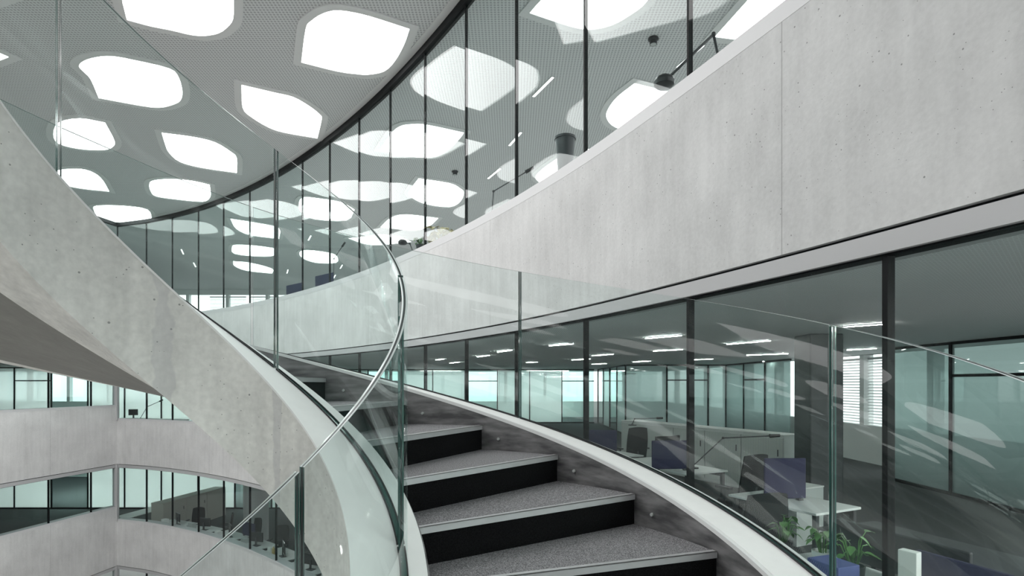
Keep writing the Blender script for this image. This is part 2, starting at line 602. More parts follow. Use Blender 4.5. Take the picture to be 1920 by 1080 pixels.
# ------------------------------------------------------------------ floors and ceilings
ROOF = [(-36, -6), (9.3, -6), (9.3, 34.5), (-36, 34.5)]
STOREY = [(p.x, p.y) for p in fine(CURVE, 4)] + [(9.3, -4.6), (9.3, 34.5), (-36, 34.5), (-36, LEFT[0][1])] + LEFT[:-1]


def plate(name, z, mat, outline):
    loops = [[Vector((x, y, 0)) for x, y in outline]]
    tri = tessellate_polygon(loops)
    flat = [v for l in loops for v in l]
    mb = MB()
    for v in flat: mb.vert((v.x, v.y, z))
    for t in tri: mb.face(t)
    return struct(mb.build(name, mat, flip_fix=False))


plate('ceiling', ZC, M['ceiling'], ROOF)
for lv in (1, 0, -1, -2):
    plate('floor', FLOORS[lv], {1: M['floor_pale'], -2: M['terrazzo']}.get(lv, M['floor']), STOREY if lv > -2 else ROOF)
for lv in (0, -1, -2):
    plate('ceiling', HEADS[lv] - .03, M['office_ceiling'], STOREY)

# ------------------------------------------------------------------ outer walls with daylight windows
fn = [0]


def outer_wall(name, a, b, blinds=()):
    """Ribbon windows on every storey: spandrels, posts, and slatted blinds in some bays."""
    a, b = Vector(a), Vector(b)
    L = (b - a).length; d = (b - a) / L; n = Vector((-d.y, d.x))
    mb = MB()

    def q(s0, s1, z0, z1, t=.25):
        p = [a + d * s0, a + d * s1, a + d * s1 + n * t, a + d * s0 + n * t]
        mb.prism(p, z0, z1)
    edges = [-9.4]
    for lv in (-2, -1, 0, 1):
        top = {1: ZC - .3}.get(lv, HEADS[lv] - .03)
        q(0, L, edges[-1], FLOORS[lv] + .95)
        s = 0
        while s < L:
            q(s, min(L, s + .18), FLOORS[lv] + .95, top)
            s += 2.4
        edges.append(top)
    q(0, L, edges[-1], ZC + .1)
    return struct(mb.build(name, M['wall']))


outer_wall('wall_east', (9.3, -4.6), (9.3, 34.5))
outer_wall('wall_north', (9.3, 34.5), (-36, 34.5))
outer_wall('wall_west', (-36, 34.5), (-36, -5.3))


struct(MB().box((-13.35, -5.8, (FLOORS[-2] + 4.2) / 2), (45.3, .3, 4.2 - FLOORS[-2])).build('added_wall_south', M['wall']))  # unseen wall added and raised to cut light from the south opening


def blind(x, y, rz, w, z0, z1, label, step=.075):
    """Venetian blind hanging in a window bay: a head rail and slats."""
    o = empty('venetian_blind', (x, y, z1), rz, label=label, cat='blind', group='venetian blinds in the outer windows')
    MB().box((0, 0, -.03), (w, .05, .06)).build('head_rail', M['light_metal'], o)
    mb = MB(); z = -.1
    while z > z0 - z1:
        mb.box((0, 0, z), (w, .045, .004), Matrix.Rotation(R(35), 3, 'X')); z -= step
    mb.build('slats', M['blind'], o)
    return o


# ------------------------------------------------------------------ the helical stair
CX, CY = -1.227, 1.961
DA, RISE = .263, .17
PITCH = RISE / DA
RF, RI, RC, RN, RO, RX = .645, .841, 2.347, 2.342, 2.555, 2.60
Z_IT, Z_IB, Z_OT, Z_OB = .188, -.893, .151, -.926
Z_FB, Z_XB = -1.406, -1.455
TH0, ZN = 1.127, -.299


def hp(r, th, off):
    return (CX + r * cos(th), CY + r * sin(th), off + PITCH * th)


def flat(r, th, z):
    return (CX + r * cos(th), CY + r * sin(th), z)


T_LO, T_HI = TH0 - 9.98 * DA, TH0 + 11.0 * DA
THS = [T_LO + (T_HI - T_LO) * k / 450 for k in range(451)]
stair = empty('spiral_staircase', (CX, CY, -2.0), label='curved concrete stair with dark carpeted steps winding up to the left', cat='staircase')


def stair_part(name, mb, mat, **kw):
    o = mb.build(name, mat, **kw)
    o.parent = stair
    o.matrix_parent_inverse = Matrix.Translation((-CX, -CY, 2.0))
    return o


def helix(prof, mis=None, ths=THS):
    u = [t * 1.6 for t in ths]
    return MB().sweep([[hp(r, t, z) for (r, z) in prof] for t in ths], mis=mis, ulen=u)


# inner and outer stringers (concrete) with pale coping, the soffit between them
RIN = .93
stair_part('inner_stringer', helix([(RF, Z_FB), (RIN, Z_FB), (RIN, Z_IB - .012), (RF, Z_IB - .012)]), M['concrete_stair'])
stair_part('outer_stringer', helix([(RC + .008, Z_XB), (RX, Z_XB), (RX, Z_OB - .012), (RC + .008, Z_OB - .012)]), M['concrete_stair'])
tag(stair_part('coping', helix([(RF - .003, Z_IB - .012), (RIN, Z_IB - .012), (RIN, Z_IB), (RF - .003, Z_IB)]), M['curb']), 'pale coping on the inner stringer')
tag(stair_part('coping', helix([(RC + .022, Z_OB - .012), (RX + .003, Z_OB - .012), (RX + .003, Z_OB), (RC + .022, Z_OB)]), M['curb']), 'pale coping on the outer stringer')
stair_part('edge_strip', helix([(RC - .004, Z_OB - .02), (RC + .016, Z_OB - .02), (RC + .016, Z_OB + .003), (RC - .004, Z_OB + .003)]), M['white_strip'])
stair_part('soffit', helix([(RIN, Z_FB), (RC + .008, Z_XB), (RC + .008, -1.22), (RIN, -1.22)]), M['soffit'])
tag(stair_part('cheek_plate', helix([(RC, -1.23), (RC + .008, -1.23), (RC + .008, Z_OB - .02), (RC, Z_OB - .02)]), M['cheek']), 'dark brushed steel plate lining the outer stringer')
tag(stair_part('cheek_plate', helix([(RIN, -1.23), (RIN + .008, -1.23), (RIN + .008, Z_IB - .012), (RIN, Z_IB - .012)]), M['cheek']), 'dark brushed steel plate lining the inner stringer')
for i in range(-10, 10):
    th = TH0 - i * DA; z = ZN - i * RISE
    seg = [th + DA * k / 8 for k in range(9)]
    r0, r1 = RIN + .009, RN
    mb = MB()
    poly = [flat(r0, t, 0)[:2] for t in seg] + [flat(r1, t, 0)[:2] for t in reversed(seg)]
    mb.prism(poly, z - .04, z)
    t_ = stair_part('tread', mb, M['tread'])
    d = Vector((cos(th), sin(th), 0)); s_ = Vector((sin(th), -cos(th), 0))      # s_: downstairs direction
    a = Vector(flat(r0, th, 0)); b = Vector(flat(r1, th, 0))
    rm = MB().prism([(p.x, p.y) for p in (a + s_ * .004, b + s_ * .004, b + s_ * .0005, a + s_ * .0005)], z - RISE, z - .028)
    ro = rm.build('riser', M['riser']); ro.parent = t_
    nm = MB()
    nm.prism([(p.x, p.y) for p in (a + s_ * .012, b + s_ * .012, b - s_ * .022, a - s_ * .022)], z + .0005, z + .0045)
    nm.prism([(p.x, p.y) for p in (a + s_ * .012, b + s_ * .012, b + s_ * .0045, a + s_ * .0045)], z - .027, z + .0045)
    no = nm.build('nosing', M['nosing']); no.parent = t_
    tag(no, 'bright aluminium nosing strip')
    bt = th - .06
    c = Vector(flat(RC, bt, z - .09)); e = Vector(flat(RC - .012, bt, z - .09))
    bo = MB().tube(c, e, .011, .009, 10).build('bolt', M['grey_lam']); bo.parent = t_
# landings at both ends of the flight
def landing(name, t0, t1, z):
    seg = [t0 + (t1 - t0) * k / 12 for k in range(13)]
    mb = MB().prism([flat(RF, t, 0)[:2] for t in seg] + [flat(RX, t, 0)[:2] for t in reversed(seg)], z - .3, z)
    o = stair_part(name, mb, M['concrete_stair'])
landing('lower_landing', T_LO - .7, T_LO - .005, FLOORS[0])
landing('upper_landing', T_HI + .005, T_HI + .7, FLOORS[1])

# glass balustrade panels, each one sheet of curved laminated glass standing on the coping
def panel(r, t0, t1, zb, zt, label, group, corr=None):
    n = max(4, int(abs(t1 - t0) / .004))
    gap = .007 / r
    ths = [t0 + gap + (t1 - t0 - 2 * gap) * k / n for k in range(n + 1)]
    w = .0105
    prof_r = [r - w, r - w * .36, r + w * .36, r + w]
    mb = MB()
    b0 = len(mb.v)
    for t in ths:
        c = corr(t) if corr else 0
        for rr in prof_r: mb.vert(hp(rr, t, zb + .002))
        for rr in prof_r: mb.vert(hp(rr, t, zt + c))
    m = 8
    for k in range(n):
        a, b = b0 + k * m, b0 + (k + 1) * m
        mb.face((a, b, b + 4, a + 4), 0, smooth=True)
        mb.face((a + 3, a + 7, b + 7, b + 3), 0, smooth=True)
        for i, mi in ((4, 1), (5, 2), (6, 1)):
            mb.face((a + i, b + i, b + i + 1, a + i + 1), mi, smooth=True)
        mb.face((a, a + 3, b + 3, b), 3)
    for k, mid in ((0, 3), (n, 3)):
        a = b0 + k * m
        for i, mi in ((0, 3), (1, 2), (2, 3)):
            mb.face((a + i, a + i + 1, a + i + 5, a + i + 4), mi)
    o = mb.build('glass_balustrade', [M['stair_glass'], M['edge_light'], M['edge_dark'], M['edge_green']], flip_fix=False)
    tag(o, label, 'glass railing', group)
    g = MB()
    for (ra, rb) in ((r - .016, r - w - .0005), (r + w + .0005, r + .016)):
        g.sweep([[hp(ra, t, zb + .001), hp(rb, t, zb + .001), hp(rb, t, zb + .009), hp(ra, t, zb + .009)] for t in ths])
    go = g.build('gasket', M['gasket'], o)
    return o


D_ = R
IN_J = [-98, -36.2, 21.5, 85.7, 147, 208]
OUT_J = [-88, -44, 7.8, 59.8, 107.9, 158, 208]
IN_L = ['nearest glass panel of the inner railing, ending at the joint at bottom left',
        'curved glass panel where the inner railing sweeps to its rightmost bend',
        'curved glass panel of the inner railing rising behind the bend to the upper joint',
        'glass panel of the inner railing above the concrete stringer at upper left',
        'topmost glass panel of the inner railing, past the left end of the stair']
OUT_L = ['lowest glass panel of the outer railing beside the camera',
         'glass panel of the outer railing right of the dark green glass joint',
         'outer railing glass in front of the office chairs, left of the dark green joint',
         'glass panel of the outer railing in front of the concrete band at picture centre',
         'glass panel of the outer railing seen through the inner railing glass',
         'highest glass panel of the outer railing, at far left beyond the inner railing']
for k in range(len(IN_L)):
    panel(RI, D_(IN_J[k]), D_(IN_J[k + 1]), Z_IB, Z_IT, IN_L[k], 'inner stair railing panels')


def outcorr(t):
    f = min(1.0, max(0.0, (t - R(104)) / R(28)))
    return .046 * f * f * (3 - 2 * f)


for k in range(len(OUT_L)):
    panel(RO, D_(OUT_J[k]), D_(OUT_J[k + 1]), Z_OB, Z_OT, OUT_L[k], 'outer stair railing panels', outcorr)


# ------------------------------------------------------------------ skylights
def on_ceiling(x, y, z=ZC):
    d = z * FPX / (HORIZON - y)
    return Vector(((x - 960) / FPX * d, d))


def smooth_outline(P, sharp, sub=3):
    """Catmull-Rom through the outline except at its sharp corners."""
    n = len(P); out = []
    for i in range(n):
        p1, p2 = P[i], P[(i + 1) % n]
        p0 = P[i - 1] if i not in sharp else p1 - (p2 - p1)
        p3 = P[(i + 2) % n] if (i + 1) % n not in sharp else p2 + (p2 - p1)
        for k in range(sub):
            t = k / sub
            out.append(.5 * ((2 * p1) + (p2 - p0) * t + (2 * p0 - 5 * p1 + 4 * p2 - p3) * t * t + (3 * p1 - p0 - 3 * p2 + p3) * t ** 3))
    return out


def offset(P, d):
    n = len(P); c = sum(P, Vector((0, 0))) / n; out = []
    area = sum(P[i].x * P[(i + 1) % n].y - P[(i + 1) % n].x * P[i].y for i in range(n))
    sg = 1 if area > 0 else -1
    for i in range(n):
        e1 = (P[i] - P[i - 1]); e2 = (P[(i + 1) % n] - P[i])
        if e1.length < 1e-6 or e2.length < 1e-6: out.append(P[i].copy()); continue
        e1.normalize(); e2.normalize()
        n1 = Vector((e1.y, -e1.x)) * sg; n2 = Vector((e2.y, -e2.x)) * sg
        b = n1 + n2
        if b.length < 1e-4: b = n1
        b.normalize()
        out.append(P[i] + b * d / max(.55, b.dot(n1)))
    return out


def skylight(P, label, group=None):
    """A leaf-shaped luminous opening: pale smooth frame ring and a glowing membrane, flush under the ceiling panels."""
    c = sum(P, Vector((0, 0))) / len(P)
    o = empty('skylight', (c.x, c.y, ZC), label=label, cat='skylight', group=group)
    P = [p - c for p in P]
    Q = offset(P, .13); n = len(P)
    mb = MB()
    for p in P: mb.vert((p.x, p.y, -.022))
    for p in Q: mb.vert((p.x, p.y, -.022))
    for p in Q: mb.vert((p.x, p.y, -.001))
    for p in P: mb.vert((p.x, p.y, -.010))
    for i in range(n):
        j = (i + 1) % n
        mb.face((i, j, n + j, n + i)); mb.face((n + i, n + j, 2 * n + j, 2 * n + i)); mb.face((i, 3 * n + i, 3 * n + j, j))
    mb.build('skylight_frame', M['ceiling_plain'], o)
    me = MB()
    for p in P: me.vert((p.x, p.y, -.012))
    for t in tessellate_polygon([[Vector((p.x, p.y, 0)) for p in P]]): me.face(t)
    d = me.build('diffuser', M['skylight'], o, flip_fix=False)
    for pl in d.data.polygons:
        if pl.normal.z > 0: pl.flip()
    return o


GV = 'leaf-shaped skylights in the roof'
SKY = [
    ([(238, 35), (283, 47), (323, 55), (357, 63), (383, 65), (410, 60), (427, 48), (437, 33), (438, 0), (438, -45), (380, -60), (320, -72), (270, -70), (240, -45), (228, -12)], (0, 9),
     'white skylight cut by the top edge of the picture at upper left'),
    ([(565, 115), (573, 53), (583, 37), (607, 22), (637, 17), (690, 27), (768, 52), (757, 83), (740, 113), (720, 132), (690, 138), (670, 137), (633, 132)], (0, 6),
     'large white skylight with pale rim nearest the curved upper glazing'),
    ([(453, 157), (517, 172), (550, 180), (580, 197), (600, 213), (603, 223), (595, 258), (533, 247), (503, 237), (470, 217), (455, 200)], (0, 6),
     'white skylight just above the joint of the inner railing'),
    ([(148, 122), (157, 112), (180, 105), (210, 103), (250, 110), (317, 126), (335, 143), (342, 170), (338, 187), (323, 195), (300, 200), (267, 197), (185, 182), (170, 147), (157, 133)], (12,),
     'broad white skylight seen through the inner railing at upper left'),
    ([(303, 247), (363, 255), (403, 265), (433, 283), (444, 295), (444, 323), (377, 313), (337, 302), (317, 285), (310, 270)], (0, 5),
     'white skylight below the broad one, above the thin line of the outer railing'),
    ([(110, 228), (150, 220), (197, 228), (215, 263), (210, 275), (193, 280), (150, 278), (110, 268), (100, 250)], (2,),
     'white skylight at the left picture edge crossed by the outer railing line'),
    ([(108, 318), (150, 315), (177, 323), (193, 337), (205, 358), (150, 352), (108, 342), (100, 330)], (4,),
     'small white skylight at the left picture edge above the stringer'),
    ([(280, 345), (287, 337), (323, 334), (363, 338), (393, 345), (395, 360), (393, 370), (380, 377), (333, 373), (293, 367), (283, 358)], (4,),
     'white skylight whose corner touches the outer railing line'),
    ([(175, 390), (187, 384), (237, 385), (277, 392), (284, 410), (277, 415), (250, 417), (193, 412)], (),
     'flat white skylight just above the top of the concrete stringer'),
    ([(432, 409), (483, 417), (523, 427), (523, 447), (470, 440), (443, 428)], (0, 3), 'uppermost of three stacked skylights behind the far glazing'),
    ([(435, 463), (443, 458), (483, 460), (517, 465), (515, 478), (483, 480), (440, 475)], (3,), 'middle one of three stacked skylights behind the far glazing'),
    ([(437, 489), (470, 492), (510, 503), (510, 512), (463, 507), (440, 498)], (0, 3), 'lowest of three stacked skylights behind the far glazing'),
    ([(562, 472), (577, 468), (617, 473), (632, 480), (630, 492), (593, 492), (567, 483)], (), 'small skylight behind the far glazing right of the stacked three'),
    ([(560, 385), (567, 369), (600, 371), (640, 378), (665, 392), (650, 412), (590, 410), (565, 397)], (4,), 'skylight seen through the inner railing beneath its sloping edge'),
    ([(712, 280), (732, 250), (750, 235), (773, 231), (800, 232), (870, 247), (863, 257), (843, 278), (823, 290), (800, 294), (767, 292)], (0, 5),
     'bright skylight inside the upper office overlapped by a mirrored one'),
    ([(767, 358), (785, 333), (843, 342), (863, 352), (870, 360), (863, 377), (843, 387), (800, 382), (773, 370)], (1,), 'skylight inside the upper office directly under the mirrored pair'),
    ([(713, 425), (733, 407), (763, 401), (822, 408), (805, 423), (780, 431), (740, 428)], (0, 3), 'thin skylight inside the upper office, lowest above the sill'),
    ([(993, 22), (1017, -5), (1060, -45), (1140, -60), (1232, -45), (1213, 0), (1183, 25), (1147, 45), (1110, 53), (1080, 50), (1040, 38)], (0, 4),
     'large skylight inside the upper office cut by the top edge of the picture'),
    ([(1190, 154), (1263, 172), (1240, 210), (1205, 240), (1170, 242), (1147, 233), (1137, 218), (1140, 203), (1157, 180)], (0, 1),
     'skylight inside the upper office behind the round task lamp'),
    ([(1005, 328), (1020, 313), (1047, 294), (1083, 303), (1100, 318), (1080, 335), (1052, 346), (1023, 345), (1008, 338)], (2, 4),
     'skylight inside the upper office below the dark pot'),
    ([(1340, 67), (1400, 0), (1440, -45), (1530, -30), (1500, 20), (1450, 60), (1393, 72)], (0, 3), 'skylight inside the upper office at top right beside the concrete band'),
]
for P, sh, lab in SKY:
    pts = [on_ceiling(x, y) for x, y in P]
    sh = set(sh)
    skylight(smooth_outline(pts, sh), lab, GV)


def leaf(cx, cy, rz, a=1.0, b=.72):
    P = []
    for (sx, sy, sharp) in ((1, 1, True), (-1, 1, False), (-1, -1, True), (1, -1, False)):
        if sharp:
            P.append(Vector((sx * a, sy * b)))
        else:
            r = b * .95
            c = Vector((sx * (a - r), sy * (b - r)))
            s0 = 90 if sx < 0 and sy > 0 else 270
            for k in range(7):
                t = R(s0 + 90 * k / 6); P.append(c + Vector((cos(t), sin(t))) * r)
    m = Matrix.Rotation(rz, 2)
    return [m @ p + Vector((cx, cy)) for p in P]


for k, (x, y) in enumerate([(-2.0, 6.7), (-2.9, 2.4), (-4.7, 5.0), (-7.4, 7.2), (-9.9, 9.6), (-7.1, 3.4), (-12.6, 12.6), (-10.2, 6.0), (-13.2, 9.2), 
                            (-5.2, .9), (-8.3, -.6), (-11.4, 2.4), (-14.6, 5.2), (-3.8, -2.8), (-14.2, -.8), (-15.0, 15.6)]):  # unseen skylights added for light and reflections, thinned out near the right band
    skylight(leaf(x, y, R(random.uniform(-35, 35) + (90 if k % 3 == 0 else 0)), random.uniform(.95, 1.15), random.uniform(.66, .8)),
             'skylight over the atrium outside the picture, added for its light and mirror image', 'skylights above and behind the camera')
for k, (x, y) in enumerate([(5.2, 5.4), (6.4, 10.6), (4.6, 15.4), (1.8, 20.6), (6.2, 20.4), (-1.0, 25.6), (3.6, 27.0), (-5.2, 22.4), (5.4, .4)]):
    skylight(leaf(x, y, R(random.uniform(-35, 35)), 1.0, .7), 'skylight deep in the upper office, hidden by the concrete band', 'skylights hidden deep in the upper office')

# ------------------------------------------------------------------ linear ceiling lamps
LAMPS0 = [((1210, 633), (1278, 627)), ((1363, 644), (1445, 637)), ((1225, 657), (1280, 654)), ((1290, 674), (1337, 672)), ((1400, 665), (1478, 662)), ((1580, 611), (1675, 604)),
          ((1588, 655), (1643, 652)), ((1430, 677), (1463, 675)), ((1030, 647), (1075, 643)), ((933, 659), (960, 655)), ((895, 668), (918, 665)), ((817, 674), (833, 672)),
          ((843, 680), (862, 678)), ((987, 679), (1007, 678)), ((1072, 674), (1107, 672)), ((1110, 666), (1150, 663)), ((1110, 682), (1137, 681)), ((1187, 678), (1220, 676))]
LAMPS1 = [((1000, 180), (1037, 143)), ((955, 272), (977, 247)), ((915, 334), (938, 315)), ((1172, 230), (1213, 199)), ((1080, 302), (1103, 278)), ((1270, 125), (1319, 83)),
          ((340, 467), (344, 476)), ((363, 492), (367, 500)), ((578, 450), (583, 441)), ((538, 512), (540, 505)), ((638, 503), (642, 496)), ((625, 522), (629, 515))]


def linear_lamp(a, b, z, label, group, w=.018, tube='tube'):
    d = (b - a); L = d.length; c = (a + b) / 2
    o = empty('linear_ceiling_lamp', (c.x, c.y, z), atan2(d.y, d.x), label=label, cat='ceiling lamp', group=group)
    MB().box((0, 0, -.008), (L, w, .016)).build('lamp_housing', M['light_metal'], o)
    MB().box((0, 0, -.0185), (L * .985, w * .75, .005)).build('lamp_tube', M[tube], o)
    return o


Z0C = HEADS[0] - .03
L0 = ['linear lamp crossing the black mullion in front of the office', 'linear lamp right of the mullion over the high chair', 'linear lamp nearer the mullion, second row',
      'faint linear lamp behind the mullion near the glass partitions', 'linear lamp above the dark column left side', 'brightest linear lamp at right, crossing the wide mullion',
      'linear lamp right of the green glass joint', 'short faint linear lamp left of the dark column', 'linear lamp right of the centre joint of the outer railing',
      'linear lamp left of the centre railing joint', 'linear lamp second left of the centre railing joint', 'tiny linear lamp near the bend of the inner railing',
      'tiny linear lamp low over the far partitions near the bend', 'small linear lamp just right of the railing joint, farther row', 'linear lamp left of the second mullion, far row',
      'linear lamp right of the second mullion, near row', 'linear lamp right of the second mullion, farthest row', 'small linear lamp midway between two mullions, far row']
for k, (p, q) in enumerate(LAMPS0):
    linear_lamp(on_ceiling(*p, z=Z0C), on_ceiling(*q, z=Z0C), Z0C, L0[k], 'linear lamps in the lower office ceiling')
L1 = ['longest linear lamp in the upper office beside the large mirrored skylight', 'short linear lamp below the longest one, upper office', 'linear lamp over the thin task lamp arm, upper office',
      'linear lamp in front of the skylight by the round task lamp', 'linear lamp right of the dark pot, upper office', 'linear lamp above the round task lamp, upper office',
      'leftmost tiny lamp in the far glazing', 'tiny lamp in the far glazing, second from the left', 'tiny lamp above the small far skylight', 'tiny lamp beside the railing joint in the far glazing',
      'tiny lamp right of the small far skylight', 'lowest tiny lamp just above the far sill']
for k, (p, q) in enumerate(LAMPS1):
    linear_lamp(on_ceiling(*p), on_ceiling(*q), ZC, L1[k], 'linear lamps in the upper office ceiling', .06, 'tube_soft')

# ------------------------------------------------------------------ glazed partitions deep in the offices
def partitions(a, b, lv, w=1.65, pattern='fcff', transom=True):
    a, b = Vector(a), Vector(b)
    L = (b - a).length; d = (b - a) / L; n = Vector((-d.y, d.x))
    k = 0; s = 0.0
    z0, z1 = FLOORS[lv], HEADS[lv] - .03
    while s < L - .2:
        e = min(L, s + w)
        p, q = a + d * s, a + d * e
        mb = MB().prism([p + d * .03 + n * .008, q - d * .03 + n * .008, q - d * .03 - n * .008, p + d * .03 - n * .008], z0 + .06, z1 - .05)
        o = struct(mb.build('partition', {'f': M['frost'], 'c': M['clear_part'], 'd': M['frost_dim']}[pattern[k % len(pattern)]]))
        fr = MB()
        c = (p + q) / 2; rot = Matrix.Rotation(atan2(d.y, d.x), 3, 'Z')
        fr.box((p.x, p.y, (z0 + z1) / 2), (.05, .07, z1 - z0), rot)
        fr.box((c.x, c.y, z0 + .03), (e - s, .06, .06), rot)
        fr.box((c.x, c.y, z1 - .025), (e - s, .06, .05), rot)
        if transom and k % 3 == 1: fr.box((c.x, c.y, z0 + 2.15), (e - s, .06, .05), rot)
        fr.build('frame', M['black_metal'], o)
        s = e; k += 1


partitions((-9.0, 29.0), (4.4, 29.0), 0, pattern='fcffcf')
partitions((4.4, 29.0), (4.4, 22.0), 0, w=1.75, pattern='cf')
partitions((4.4, 22.0), (9.2, 22.0), 0, w=1.6, pattern='fff')
partitions((-24.0, 25.5), (-9.0, 25.5), 0, pattern='ffcf')
partitions((-24.0, 25.5), (-10.4, 25.5), -1, pattern='ffcff')
partitions((7.9, 11.9), (7.9, 3.4), 0, w=1.7, pattern='d')
partitions((8.3, 22.0), (8.3, 16.9), 0, w=1.7, pattern='d')

for (x, y, rz, w, z0, z1, lab) in [
        (9.18, 15.1, 90, 2.1, -1.0, .68, 'white blind in the window right of the dark green glass joint'),
        (-17.2, 34.38, 0, 2.2, 2.6, 5.3, 'white blind in the far upper window, leftmost of the row above the stringer'),
        (-14.8, 34.38, 0, 2.2, 2.6, 5.3, 'white blind in the far upper window, second from left'),
        (-12.4, 34.38, 0, 2.2, 2.6, 5.3, 'white blind in the far upper window left of the railing joint'),
        (6.4, 34.38, 0, 2.2, -1.0, .68, 'white blind behind the frosted partitions, right of the mullion')]:
    blind(x, y, R(rz), w, z0, z1, lab)

# dark column in the lower office, pale one a storey below
c_ = struct(MB().box((4.72, 8.75, (FLOORS[0] + Z0C) / 2), (.5, .5, Z0C - FLOORS[0])).build('column', M['column_dark'], bevel=.02))
c_ = struct(MB().lathe([(.42, FLOORS[-1]), (.42, HEADS[-1] - .03)], (-9.2, 20.4, 0), 28).build('column', M['column_pale']))


# ------------------------------------------------------------------ furniture builders
def T(parent_name, loc, rz, label, cat, group=None):
    return empty(parent_name, loc, rz, label=label, cat=cat, group=group)


def desk(x, y, rz, z, label, w=1.6, d=.8, group='office desks', h=.73, mat='white_lam'):
    o = T('desk', (x, y, z), rz, label, 'desk', group)
    MB().box((0, 0, h - .0125), (w, d, .025)).build('tabletop', M[mat], o, bevel=.004)
    for sx in (-1, 1):
        for sy in (-1, 1):
            MB().box((sx * (w / 2 - .05), sy * (d / 2 - .06), (h - .025) / 2), (.045, .045, h - .025)).build('leg', M['chair_grey'], o)
    MB().box((0, d / 2 - .06, h - .06), (w - .14, .03, .06)).build('crossbar', M['chair_grey'], o)
    return o


def office_chair(x, y, rz, z, label, group='office chairs', back=.62, top=1.08, mesh='chair_black'):
    """Faces local +y."""
    o = T('office_chair', (x, y, z), rz, label, 'chair', group)
    # cushion with rounded outline
    mb = MB(); P = []
    for k in range(24):
        t = 2 * pi * k / 24
        P.append((.245 * (abs(cos(t)) ** .5) * (1 if cos(t) > 0 else -1), .23 * (abs(sin(t)) ** .5) * (1 if sin(t) > 0 else -1)))
    mb.prism(P, .43, .50)
    mb.build('seat', M['chair_black'], o, bevel=.02)
    # curved backrest: grid bent round the sitter and leaning back
    mb = MB(); nu, nv = 10, 10; hw = .235
    for side in (0, 1):
        for j in range(nv + 1):
            v = j / nv; z_ = top - back + back * v
            wv = hw * (1 - .18 * v ** 3 - .10 * (1 - v) ** 2)
            for i in range(nu + 1):
                u = 2 * i / nu - 1
                mb.vert((wv * u, -.22 - .10 * v + .055 * u * u - .03 * sin(pi * v) * .5 + side * .022, z_ - .025 * u * u * v))
    m = (nu + 1) * (nv + 1)
    for j in range(nv):
        for i in range(nu):
            a = j * (nu + 1) + i
            mb.face((a, a + 1, a + nu + 2, a + nu + 1), smooth=True)
            mb.face((m + a + nu + 1, m + a + nu + 2, m + a + 1, m + a), smooth=True)
    rim = [i for i in range(nu + 1)] + [(j + 1) * (nu + 1) - 1 for j in range(1, nv + 1)] + [nv * (nu + 1) + i for i in reversed(range(nu))] + [j * (nu + 1) for j in reversed(range(1, nv))]
    for k in range(len(rim)):
        a, b = rim[k], rim[(k + 1) % len(rim)]
        mb.face((a, m + a, m + b, b))
    mb.build('backrest', M[mesh], o)
    MB().tube((0, -.05, .42), (0, -.22, .44), .022).tube((0, -.22, .44), (0, -.25, top - back + .18), .02).build('back_support', M['chair_grey'], o)
    for sx in (-1, 1):
        a = MB().tube((sx * .2, .0, .43), (sx * .285, .0, .47), .016).tube((sx * .285, 0, .46), (sx * .285, -.02, .66), .016)
        a.box((sx * .285, .0, .675), (.06, .24, .028))
        a.build('armrest', M['chair_grey'], o)
    MB().tube((0, 0, .10), (0, 0, .42), .028).lathe([(.0, .40), (.11, .41), (.11, .43), (0, .43)]).build('column', M['chair_grey'], o)
    b = MB()
    for k in range(5):
        t = 2 * pi * k / 5 + .3
        b.tube((0, 0, .12), (.29 * cos(t), .29 * sin(t), .075), .026, .016, 8)
    b.build('base', M['chair_grey'], o)
    for k in range(5):
        t = 2 * pi * k / 5 + .3
        c = Vector((.29 * cos(t), .29 * sin(t), .03)); a = Vector((-sin(t), cos(t), 0)) * .022
        MB().tube(c - a, c + a, .03, n=12).build('caster', M['screen_black'], o)
    return o


def screen(x, y, rz, z, w, h, label, mat='purple', group='desk screens'):
    """Felt desk divider with two clamp feet; z is the desk top."""
    o = T('desk_screen', (x, y, z), rz, label, 'desk divider', group)
    MB().box((0, 0, .02 + h / 2), (w, .03, h)).build('panel', M[mat], o, bevel=.01)
    for sx in (-1, 1): MB().box((sx * w * .36, 0, .012), (.05, .07, .024)).build('clamp', M['chair_grey'], o)
    return o


def task_lamp(pts, label, r=.009, head=.055, group='task lamps', zbase=None, round_head=False):
    """Jointed desk lamp through base, elbow(s) and head."""
    b = Vector(pts[0])
    o = T('task_lamp', b, 0, label, 'lamp', group)
    P = [Vector(p) - b for p in pts]
    MB().lathe([(0, 0), (.09, 0), (.09, .015), (.02, .025), (.012, .05), (0, .05)], n=20).build('base', M['screen_black'], o)
    for p, q in zip(P, P[1:]):
        MB().tube(p + Vector((0, 0, .03)) if p.length == 0 else p, q, r, n=8).build('arm', M['chair_grey'], o)
    for q in P[1:-1]:
        MB().lathe([(0, -.02), (.016, -.014), (.02, 0), (.016, .014), (0, .02)], q, 12).build('joint', M['screen_black'], o)
    h = P[-1]
    if round_head:
        MB().lathe([(.0, .06), (.035, .055), (.075, .03), (.09, 0), (.085, -.03), (.06, -.05), (0, -.055)], h, 22).build('lamp_head', M['screen_black'], o)
    else:
        d = (P[-1] - P[-2]).normalized()
        MB().tube(h - d * .02, h + d * head * 2.2, .028, .022, 12).build('lamp_head', M['screen_black'], o)
    return o


def monitor(x, y, rz, z, label, w=.52, h=.32, group='monitors'):
    """Screen faces local -y."""
    o = T('monitor', (x, y, z), rz, label, 'monitor', group)
    MB().box((0, 0, .12 + h / 2), (w, .035, h)).build('screen', M['screen_black'], o, bevel=.006)
    MB().box((0, .03, .13), (.05, .03, .24)).build('stand', M['chair_grey'], o)
    MB().box((0, .03, .006), (.24, .18, .012)).build('foot', M['chair_grey'], o, bevel=.004)
    return o


